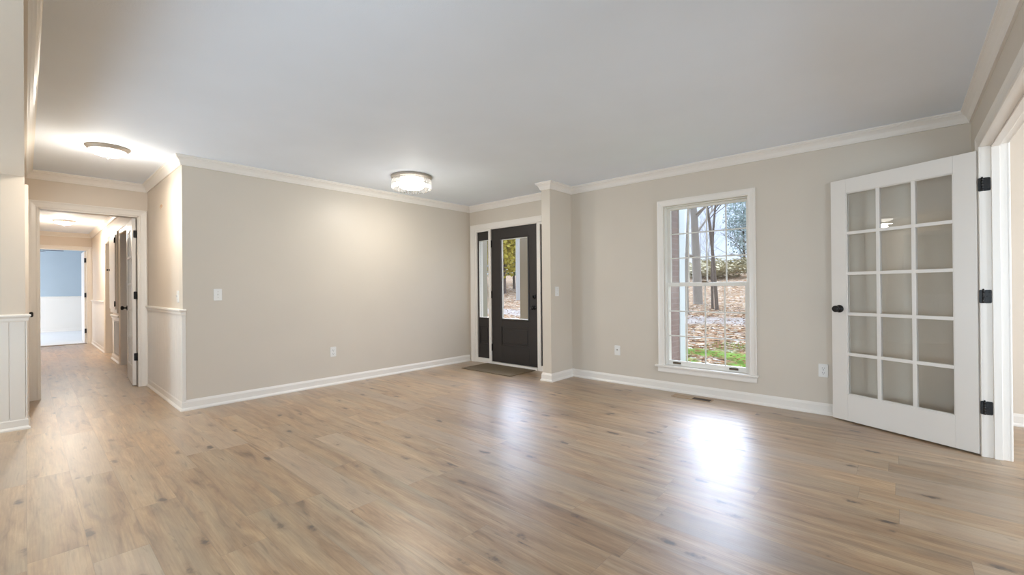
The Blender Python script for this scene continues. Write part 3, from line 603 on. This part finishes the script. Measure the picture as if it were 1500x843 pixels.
# outer frame
fx0, fx1 = WX0, WX1; f = MB()
f.box(fx0, fx0+.016, YW+.012, YW+.15, .28, WZ1).box(fx1-.012, fx1, YW+.012, YW+.15, .28, WZ1).box(fx0, fx1, YW+.03, YW+.15, WZ1-.012, WZ1).box(fx0, fx1, YW+.05, YW+.15, WZ0, .29)
f.build('window_frame', M['vinyl'], root, .0015)
def sash(name, x0, x1, z0, z1, gx0, gx1, gz0, gz1, y0, y1):
    b = MB().box(x0, gx0, y0, y1, z0, z1).box(gx1, x1, y0, y1, z0, z1).box(gx0, gx1, y0, y1, z0, gz0).box(gx0, gx1, y0, y1, gz1, z1)
    s_ = b.build(name, M['vinyl'], root, .002)
    ym = (y0+y1)/2; g = MB(); cw = .013
    for i in range(1, 4): x = gx0+(gx1-gx0)*i/4; g.box(x-cw/2, x+cw/2, ym-.004, ym+.004, gz0, gz1)
    for j in range(1, 3): z = gz0+(gz1-gz0)*j/3; g.box(gx0, gx1, ym-.0038, ym+.0038, z-cw/2, z+cw/2)
    g.build('muntins', M['vinyl'], s_); MB().box(gx0, gx1, ym-.006, ym-.003, gz0, gz1).box(gx0, gx1, ym+.005, ym+.008, gz0, gz1).build('glass_panes', M['glass'], s_)
    return s_
sash('upper_sash', fx0+.016, fx1-.012, 1.15, 2.018, -1.908, -1.146, 1.19, 1.993, YW+.075, YW+.105)
lo = sash('lower_sash', fx0+.014, fx1-.010, .281, 1.186, -1.922, -1.153, .334, 1.148, YW+.034, YW+.066)
lk = MB(); xm = (fx0+fx1)/2
lk.box(xm-.03, xm+.03, YW+.036, YW+.062, 1.186, 1.192).lathe([(.013, 0), (.013, .008), (.008, .012)], TX(xm, YW+.05, 1.192), 16).box(xm-.03, xm+.004, YW+.036, YW+.046, 1.192, 1.203)
lk.build('sash_lock', M['bronze'], root)
for x in (-1.835, -1.262):
    lf = MB().plate(.085, .022, .003, .004, TX(x, YW+.034, .308)).box(x-.038, x+.038, YW+.018, YW+.032, .312, .316).box(x-.038, x+.038, YW+.018, YW+.021, .304, .316)
    lf.build('sash_lift', M['bronze'], root)

# ---------------------------------------------------------------- plates, register, mat
def place(root_loc, rz, name, label, cat, group=None):
    r = empty(name, root_loc, rz); tag(r, label, cat, group); return r
def outlet(loc, rz, label):
    r = place(loc, rz, 'wall_outlet', label, 'outlet'); MB().plate(.072, .116, .006, .006, TX(0, 0, 0)).build('cover_plate', M['plate'], r)
    for dz in (.021, -.021):
        f = MB().plate(.034, .029, .0085, .011, TX(0, 0, dz)).build('receptacle', M['plate'], r)
        s_ = MB().box(-.0085, -.006, -.0092, -.008, dz-.002, dz+.008).box(.006, .0085, -.0092, -.008, dz-.002, dz+.007).lathe([(.0028, 0), (.0028, .0008)], TX(0, -.0084, dz-.008) @ Matrix.Rotation(math.radians(90), 4, 'X'), 10)
        s_.build('slots', M['slot'], f)
    MB().lathe([(.003, 0), (.0025, .001)], TX(0, -.006, 0) @ Matrix.Rotation(math.radians(90), 4, 'X'), 10).build('screw', M['nickel'], r)
    return r
def switch(loc, rz, label, gangs=1, toggle=True):
    r = place(loc, rz, 'light_switch', label, 'light switch'); MB().plate(.072+.046*(gangs-1), .116, .006, .006, TX(0, 0, 0)).build('cover_plate', M['plate'], r)
    for i in range(gangs):
        x = (i-(gangs-1)/2)*.046
        MB().box(x-.005, x+.005, -.0075, -.005, -.012, .012).add([(x-.004, -.006, -.004), (x+.004, -.006, -.004), (x+.004, -.006, .006), (x-.004, -.006, .006), (x-.0035, -.019, .006), (x+.0035, -.019, .006), (x+.0035, -.019, .011), (x-.0035, -.019, .011)], [(0, 1, 5, 4), (1, 2, 6, 5), (2, 3, 7, 6), (3, 0, 4, 7), (4, 5, 6, 7)]).build('toggle', M['plate'], r)
        for dz in (.03, -.03): MB().lathe([(.003, 0), (.0025, .001)], TX(x, -.006, dz) @ Matrix.Rotation(math.radians(90), 4, 'X'), 8).build('screw', M['nickel'], r)
    return r
RX90 = math.pi/2
outlet((-.52, YW, .388), 0, 'white double outlet on the front wall just left of the open french door')
r = place((-2.534, YW, .39), 0, 'cable_plate', 'white cable jack plate low on the wall between window and stub wall', 'wall plate')
MB().plate(.072, .116, .006, .006, TX(0, 0, 0)).build('cover_plate', M['plate'], r); MB().lathe([(.008, 0), (.008, .003), (.005, .004), (.005, .010)], TX(0, -.006, .008) @ Matrix.Rotation(RX90, 4, 'X'), 12).build('jack', M['nickel'], r)
outlet((XA, 2.47, .397), RX90, 'white double outlet low on the long blank left wall')
switch((XA, 1.287, 1.105), RX90, 'white light switch on the blank left wall near the hall corner', 1)
switch((PX, 4.39, 1.10), RX90, 'pale light switch on the stub wall beside the entry door', 1)
switch((-5.29, YS, 1.09), 0, 'white light switch above the chair rail beside the hall opening', 1)
# spackled mark high on the short hall wall
b = MB()
for (x, z, w_, h_, a_) in ((-6.10, 2.085, .07, .014, -.3), (-6.06, 2.07, .05, .016, -1.0), (-6.02, 2.085, .07, .012, .4), (-6.05, 2.08, .06, .012, .5)):
    k = len(b.v); b.plate(w_, h_, .0012, .005, TX(x, YS, z) @ Matrix.Rotation(a_, 4, 'Y'))
tag(b.build('wall_patch', M['patch']), 'small orange-brown unpainted marks high on the wall beside the hall opening', 'wall patch')
# floor register
r = place((-1.605, 4.545, 0), 0, 'floor_register', 'wooden floor register with dark slots below the window', 'floor vent')
b = MB().box(-.195, .195, -.058, -.046, 0, .005).box(-.195, .195, .046, .058, 0, .005).box(-.195, -.183, -.046, .046, 0, .005).box(.183, .195, -.046, .046, 0, .005).box(-.006, .006, -.046, .046, 0, .005); b.build('register_frame', M['regwood'], r, .001)
MB().box(.006, .183, -.046, .046, 0, .0012).build('register_opening', M['regdark'], r)
MB().box(-.183, -.006, -.046, .046, 0, .0030).build('damper_panel', M['regwood'], r)
b = MB()
for i in range(9): b.box(.012+i*.019, .020+i*.019, -.046, .046, .0012, .0022)
b.build('louvers', M['regdark'], r)
# door mat
b = MB().box(-.47, .47, -.265, .265, 0, .007)
r = place((-4.247, 4.435, 0), 0, 'door_mat', 'thin olive-brown door mat in front of the entry door', 'mat')
b.build('mat_pad', M['mat'], r, .003)
b = MB()
b.box(-.47, .47, -.265, -.255, .007, .0085).box(-.47, .47, .255, .265, .007, .0085).box(-.47, -.46, -.255, .255, .007, .0085).box(.46, .47, -.255, .255, .007, .0085); b.build('edge_binding', M['mat'], r)

# ---------------------------------------------------------------- lights
def lamp_light(root, name, z, rad, down, around, color):
    l = bpy.data.lights.new(name, 'AREA'); l.shape = 'DISK'; l.size = rad*2; l.energy = down; l.color = color
    o = bpy.data.objects.new(name, l); COL.objects.link(o); o.parent = root; o.location = (0, 0, z)
    l = bpy.data.lights.new(name, 'POINT'); l.energy = around; l.shadow_soft_size = .06; l.color = color
    o = bpy.data.objects.new(name, l); COL.objects.link(o); o.parent = root; o.location = (0, 0, z-.06)
def dome_light(loc, label, power, s=1.0):
    r = empty('ceiling_light', loc); tag(r, label, 'ceiling light', 'flush dome ceiling lights')
    MB().lathe([(.155*s, 0), (.155*s, -.006), (.150*s, -.012), (.142*s, -.016), (.138*s, -.030), (.128*s, -.034), (.125*s, -.028), (.06, -.02)], None, 56).build('rim', M['nickel'], r)
    prof = [(.130*s*math.cos(a), -.030-.052*math.sin(a)) for a in [i*math.pi/2/10 for i in range(10)]]+[(.004, -.082)]
    MB().lathe(prof, None, 48).build('glass_dome', M['dome'], r)
    MB().lathe([(.004, -.080), (.013, -.083), (.013, -.086), (.006, -.090), (.009, -.095), (.003, -.101)], None, 20).build('finial', M['nickel'], r)
    lamp_light(r, 'bulb_glow', -.125, .12, power*.5, power*.38, (1, .93, .82))
    return r
dome_light((-5.30, .50, H), 'lit flush dome ceiling light in front of the hall opening', 14)
dome_light((-11.2, .47, H), 'lit flush dome ceiling light far down the hall', 36)
# crystal drum
cr_ = empty('crystal_ceiling_light', (-4.19, 2.97, H)); tag(cr_, 'round crystal drum ceiling light with nickel rim near the entry', 'ceiling light')
MB().lathe([(.232, 0), (.232, -.012), (.228, -.020), (.205, -.022), (.1, -.022)], None, 64).build('rim', M['nickel'], cr_)
MB().lathe([(.12, -.022), (.14, -.03), (.14, -.12), (.12, -.135), (.05, -.14)], None, 48).build('lit_drum', M['tube'], cr_)
ring = MB()
for z, rr in ((-.040, .212), (-.095, .212)):
    for i in range(48):
        a0, a1 = 2*math.pi*i/48, 2*math.pi*(i+1)/48
        ring.tube((rr*math.cos(a0), rr*math.sin(a0), z), (rr*math.cos(a1), rr*math.sin(a1), z), .0025, .0025, 6)
for i in range(4):
    a0 = i*math.pi/2+.3; ring.tube((.212*math.cos(a0), .212*math.sin(a0), -.02), (.212*math.cos(a0), .212*math.sin(a0), -.095), .0025, .0025, 6)
ring.build('hanging_ring', M['nickel'], cr_)
proto = None
for tier, z in enumerate((-.036, -.088)):
    for i in range(44):
        a0 = 2*math.pi*(i+.5*tier)/44
        if proto is None:
            g = MB(); g.lathe([(.002, 0), (.0125, -.012), (.0125, -.052), (.002, -.066)], None, 6, smooth=False)
            proto = g.build('crystal_drop', M['crystal'], cr_); c = proto
        else:
            c = proto.copy(); COL.objects.link(c); c.parent = cr_
        c.location = (.212*math.cos(a0), .212*math.sin(a0), z); c.rotation_euler = (0, 0, a0)
lamp_light(cr_, 'crystal_glow', -.16, .20, 7, 7, (1, .96, .89))

# ceiling fan in blue room
fr = empty('ceiling_fan', (-16.5, .14, 0)); tag(fr, 'dark-bladed ceiling fan in the blue room beyond the hall', 'ceiling fan')
MB().lathe([(.06, 2.44), (.06, 2.42), (.02, 2.40), (.014, 2.39), (.014, 2.34), (.05, 2.33), (.10, 2.30), (.10, 2.22), (.06, 2.19), (.02, 2.185)], None, 32).build('motor_housing', M['fan'], fr)
for i in range(5):
    a0 = math.radians(90+72*i)
    b = MB().box(.16, .54, -.062, .062, 2.238, 2.246); b.xf(Matrix.Translation((0, 0, 2.242)) @ Matrix.Rotation(math.radians(9), 4, 'X') @ Matrix.Translation((0, 0, -2.242))); b.xf(RZ(a0))
    bl = b.build('fan_blade', M['fan'], fr, .003)
    MB().box(.08, .2, -.018, .018, 2.246, 2.252).xf(RZ(a0)).build('blade_bracket', M['black'], bl)

# cupboard door and return grille in hall
r = place((-9.8, YS, 0), 0, 'wall_cupboard', 'tall white cupboard door set in the right wall of the hall', 'cupboard')
b = MB().box(-.40, .40, -.020, 0, .80, 2.13); b.build('cupboard_frame', M['trim'], r, .002)
cd = MB().box(-.34, .34, -.036, -.020, .86, 2.07); cdo = cd.build('cupboard_door', M['door'], r, .003)
knob_mb(TX(-.29, -.036, 1.52) @ Matrix.Scale(.6, 4)).build('cupboard_knob', M['black'], cdo)
for z in (.95, 1.98): MB().box(.335, .352, -.042, -.030, z-.04, z+.04).lathe([(.006, -.045), (.006, .045)], TX(.345, -.042, z), 10).build('hinge', M['black'], cdo)
r = place((-9.53, YS-.006, 0), 0, 'return_air_grille', 'grey slatted return air grille low in the hall', 'air grille')
b = MB().box(-.28, .28, -.008, 0, .12, .15).box(-.28, .28, -.008, 0, .64, .67).box(-.28, -.25, -.008, 0, .15, .64).box(.25, .28, -.008, 0, .15, .64); b.build('grille_frame', M['grille'], r, .001)
b = MB()
for i in range(22):
    z = .155+i*.022; b.add([(-.25, -.007, z), (.25, -.007, z), (.25, -.001, z+.014), (-.25, -.001, z+.014)], [(0, 1, 2, 3)])
b.build('slats', M['grille'], r); MB().box(-.25, .25, -.0008, 0, .15, .64).build('duct_opening', M['shadowgap'], r)

# ---------------------------------------------------------------- outdoors
def gz(x, y):
    pts = [(0, -.42), (7, -.40), (9, -.33), (14, .0), (22, .30), (30, 1.0), (45, 2.6), (60, 3.6), (120, 5)]
    d = y
    for (a, za), (b_, zb) in zip(pts, pts[1:]):
        if a <= d <= b_:
            t = (d-a)/(b_-a); t = t; return za+(zb-za)*t
    return pts[-1][1] if d > 60 else pts[0][1]
g = MB(); xs = [-110+2.5*i for i in range(57)]; ysl = [4.9, 6, 7, 8, 9, 10, 11, 12, 13, 14, 15, 16, 18, 20, 22, 25, 28, 32, 36, 40, 45, 50, 60, 75, 100]
vs = [(x, y, gz(x, y)+.04*math.sin(x*.9+y*.6)*(y > 8)) for y in ysl for x in xs]; n = len(xs)
fs = [(j*n+i, j*n+i+1, (j+1)*n+i+1, (j+1)*n+i) for j in range(len(ysl)-1) for i in range(n-1)]
g.add(vs, fs, True); o = g.build('yard_ground', M['ground']); tag(o, 'leaf-strewn lawn rising away beyond the windows', 'ground', kind='structure')
# fallen leaves
g = MB()
for i in range(5200):
    y = 7.2+14*R_.random()**1.3; s_ = R_.uniform(-.46, -.16) if R_.random() < .7 else R_.uniform(-1.1, -.78); x = s_*y; z = gz(x, y)+.02+R_.random()*.03; a = R_.random()*6.28; r = R_.uniform(.025, .05)
    t1, t2 = R_.uniform(-.3, .5), R_.uniform(-.3, .5)
    g.add([(x+r*math.cos(a), y+r*math.sin(a), z), (x-r*.6*math.sin(a), y+r*.6*math.cos(a), z+r*t1), (x-r*math.cos(a), y-r*math.sin(a), z+.01), (x+r*.6*math.sin(a), y-r*.6*math.cos(a), z+r*t2)], [(0, 1, 2, 3)])
tag(g.build('fallen_leaves', M['leaf']), 'brown autumn leaves scattered over the yard', 'leaves', kind='stuff')
g = MB()
for i in range(9000):
    y = 6.4+4.6*R_.random(); x = R_.uniform(-.5, -.12)*y
    if math.sin(x*2.1+1)*math.cos(y*1.7) + (9-y)*.25 < R_.uniform(-.4, .6): continue
    z = gz(x, y); a = R_.random()*6.28; hh = R_.uniform(.05, .10); w_ = .006
    g.add([(x-w_*math.cos(a), y-w_*math.sin(a), z), (x+w_*math.cos(a), y+w_*math.sin(a), z), (x+R_.uniform(-.03, .03), y+R_.uniform(-.03, .03), z+hh)], [(0, 1, 2)])
tag(g.build('lawn_grass', M['grass']), 'short green grass close to the house outside the window', 'grass', kind='stuff')

def limb(mb, p, d, r, ln, depth, rng, seg=6, spread=.55):
    k = 3; q = Vector(p); dd = Vector(d).normalized(); rr = r
    pts = [(q.copy(), rr)]
    for i in range(k):
        dd = (dd+Vector((rng.uniform(-.12, .12), rng.uniform(-.12, .12), rng.uniform(-.03, .10)))).normalized()
        q2 = q+dd*ln/k; r2 = r*(1-.42*(i+1)/k); mb.tube(q, q2, rr, r2, seg); q, rr = q2, r2; pts.append((q.copy(), rr))
    if depth > 0:
        for i in range(rng.choice((2, 3, 3))):
            b, br = pts[rng.randint(1, k)] if i else pts[-1]
            v = (dd+Vector((rng.uniform(-1, 1), rng.uniform(-1, 1), rng.uniform(-.15, .55)))*spread*1.3).normalized()
            limb(mb, b, v, br*rng.uniform(.5, .72), ln*rng.uniform(.55, .8), depth-1, rng, max(3, seg-1), spread)
def tree_mesh(seed, h, r, depth=5, lean=(0, 0), clear=.35):
    rng = random.Random(seed); mb = MB(); p = Vector((0, 0, -.25)); d = Vector((lean[0], lean[1], 1)).normalized(); n = 5; rr = r
    mb.tube(p, p+Vector((0, 0, .35)), r*1.35, r, 10)
    p = Vector((0, 0, .1))
    for i in range(n):
        d = (d+Vector((rng.uniform(-.06, .06), rng.uniform(-.06, .06), .02))).normalized()
        q = p+d*h/n*.8; r2 = r*(1-.55*(i+1)/n); mb.tube(p, q, rr, r2, 10)
        if (i+1)/n > clear:
            for j in range(3):
                a = rng.uniform(0, 6.28); limb(mb, p.lerp(q, rng.random()), (math.cos(a), math.sin(a), rng.uniform(.2, .9)), r2*.42, h*.24, depth-2, rng, 6)
        p, rr = q, r2
    for j in range(3): limb(mb, p, (d.x+rng.uniform(-.6, .6), d.y+rng.uniform(-.6, .6), 1), rr*.7, h*.25, depth-2, rng, 6)
    return mb
def put(x, y): return (x, y, gz(x, y))
def tree(seed, s, y, h, r, m, label, lean=(0, 0), clear=.35, depth=5, group=None, name='bare_tree'):
    o = tree_mesh(seed, h, r, depth, lean, clear).build(name, m, None, 0, put(s*y, y)); tag(o, label, 'tree', group); return o
tree(3, -.338, 22, 13, .22, M['bark'], 'thick grey bare tree trunk left of centre in the window', clear=.3)
tree(11, -.3625, 17, 11, .07, M['bark'], 'slim grey-green bare tree beside the white corner board in the window', clear=.5)
tree(5, -.3075, 19.4, 10, .055, M['darkbark'], 'left of the two thin dark trees near the window centre', (-.03, 0), .4)
tree(9, -.2985, 19.0, 11, .075, M['darkbark'], 'right and thicker of the two thin dark trees near the window centre', (-.05, 0), .4)
tree(21, -.868, 22.5, 14, .17, M['birch'], 'pale-barked tree seen through the entry door glass', (-.02, .03), .5)
far = []
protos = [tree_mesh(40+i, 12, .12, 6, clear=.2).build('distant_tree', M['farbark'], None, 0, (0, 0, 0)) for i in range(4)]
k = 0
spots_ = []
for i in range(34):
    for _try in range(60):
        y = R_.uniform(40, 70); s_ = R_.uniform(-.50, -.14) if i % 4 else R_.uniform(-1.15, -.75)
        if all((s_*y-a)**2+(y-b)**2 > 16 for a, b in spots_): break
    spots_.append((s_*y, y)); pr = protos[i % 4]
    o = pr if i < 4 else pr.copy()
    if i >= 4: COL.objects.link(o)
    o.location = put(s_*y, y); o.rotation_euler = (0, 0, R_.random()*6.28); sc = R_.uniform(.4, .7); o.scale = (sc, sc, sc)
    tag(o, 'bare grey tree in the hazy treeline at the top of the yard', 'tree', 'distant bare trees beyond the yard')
# undergrowth along the crest
def leafball(seed, n, R, hgt, ls, z0=0):
    rng = random.Random(seed); g = MB()
    for i in range(n):
        a = rng.random()*6.28; u = rng.uniform(-1, 1); rr = rng.random()**.45; c = Vector((R*rr*math.sqrt(1-u*u)*math.cos(a), R*rr*math.sqrt(1-u*u)*math.sin(a), z0+hgt/2+hgt/2*rr*u))
        n1 = Vector((rng.uniform(-1, 1), rng.uniform(-1, 1), rng.uniform(-1, 1))).normalized(); n2 = n1.orthogonal().normalized(); s_ = ls*rng.uniform(.6, 1.3)
        g.add([c+n1*s_, c+n2*s_*.6, c-n1*s_, c-n2*s_*.6], [(0, 1, 2, 3)])
    return g
pb = leafball(1, 900, 1.6, 2.0, .14).build('brush_clump', mat('dry_brush', lin(176, 168, 140), .9)); 
for i in range(16):
    o = pb if i == 0 else pb.copy()
    if i: COL.objects.link(o)
    y = R_.uniform(38, 46); s_ = -.46+.022*i; o.location = put(s_*y, y); o.rotation_euler = (0, 0, R_.random()*6); o.scale = (1.3, 1.3, R_.uniform(.35, .7))
    tag(o, 'pale dry brush along the crest of the yard in the window', 'brush', 'dry brush along the crest')
def leafy(seed, s, y, h, R, m, label, ls=.16, n=5200):
    r = empty('leafy_tree', put(s*y, y)); tag(r, label, 'tree')
    tree_mesh(seed, h*.85, .13, 4, clear=.25).build('trunk', M['darkbark'], r)
    leafball(seed, n, R, h*.9, ls, h*.16).build('foliage', m, r)
leafy(71, -.925, 27, 8.5, 2.4, M['yellowleaf'], 'yellow-leaved tree behind the glass of the entry door')
leafy(72, -.885, 31, 8, 3.0, M['greenleaf'], 'green leafy tree behind the pale trunk in the door glass')
leafy(73, -.99, 29, 8.5, 2.6, M['yellowleaf'], 'yellow-green tree seen through the left sidelight')
leafy(74, -.955, 36, 8, 3.2, M['greenleaf'], 'green tree farthest back in the entry door glass')
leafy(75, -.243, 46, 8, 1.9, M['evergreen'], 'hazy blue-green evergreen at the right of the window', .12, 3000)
# brick wing and corner board outside the window
w = MB().box(-3.2, -2.085, 4.87, 5.49, -.5, 2.33)
r = empty('brick_pier', (0, 0, 0)); tag(r, 'red-brown brick pier with white corner board just outside the window', 'brick pier')
w.build('brickwork', M['brick'], r); MB().box(-3.2, -2.075, 5.49, 5.67, -.5, 2.33).build('corner_board', M['cornerboard'], r, .003)
for px_, lab in ((-5.02, 'tan square porch post right in the entry door glass'), (-6.26, 'grey-tan square porch post in the left sidelight')):
    r = empty('porch_post', (px_, 6.05, -.42)); tag(r, lab, 'post')
    MB().box(-.105, .105, -.105, .105, 0, 3.2).build('shaft', M['post'], r, .006); MB().box(-.135, .135, -.135, .135, 0, .14).build('plinth', M['post'], r, .006); MB().box(-.13, .13, -.13, .13, 3.1, 3.2).build('cap', M['post'], r, .006)
print('meshes', len(bpy.data.objects))
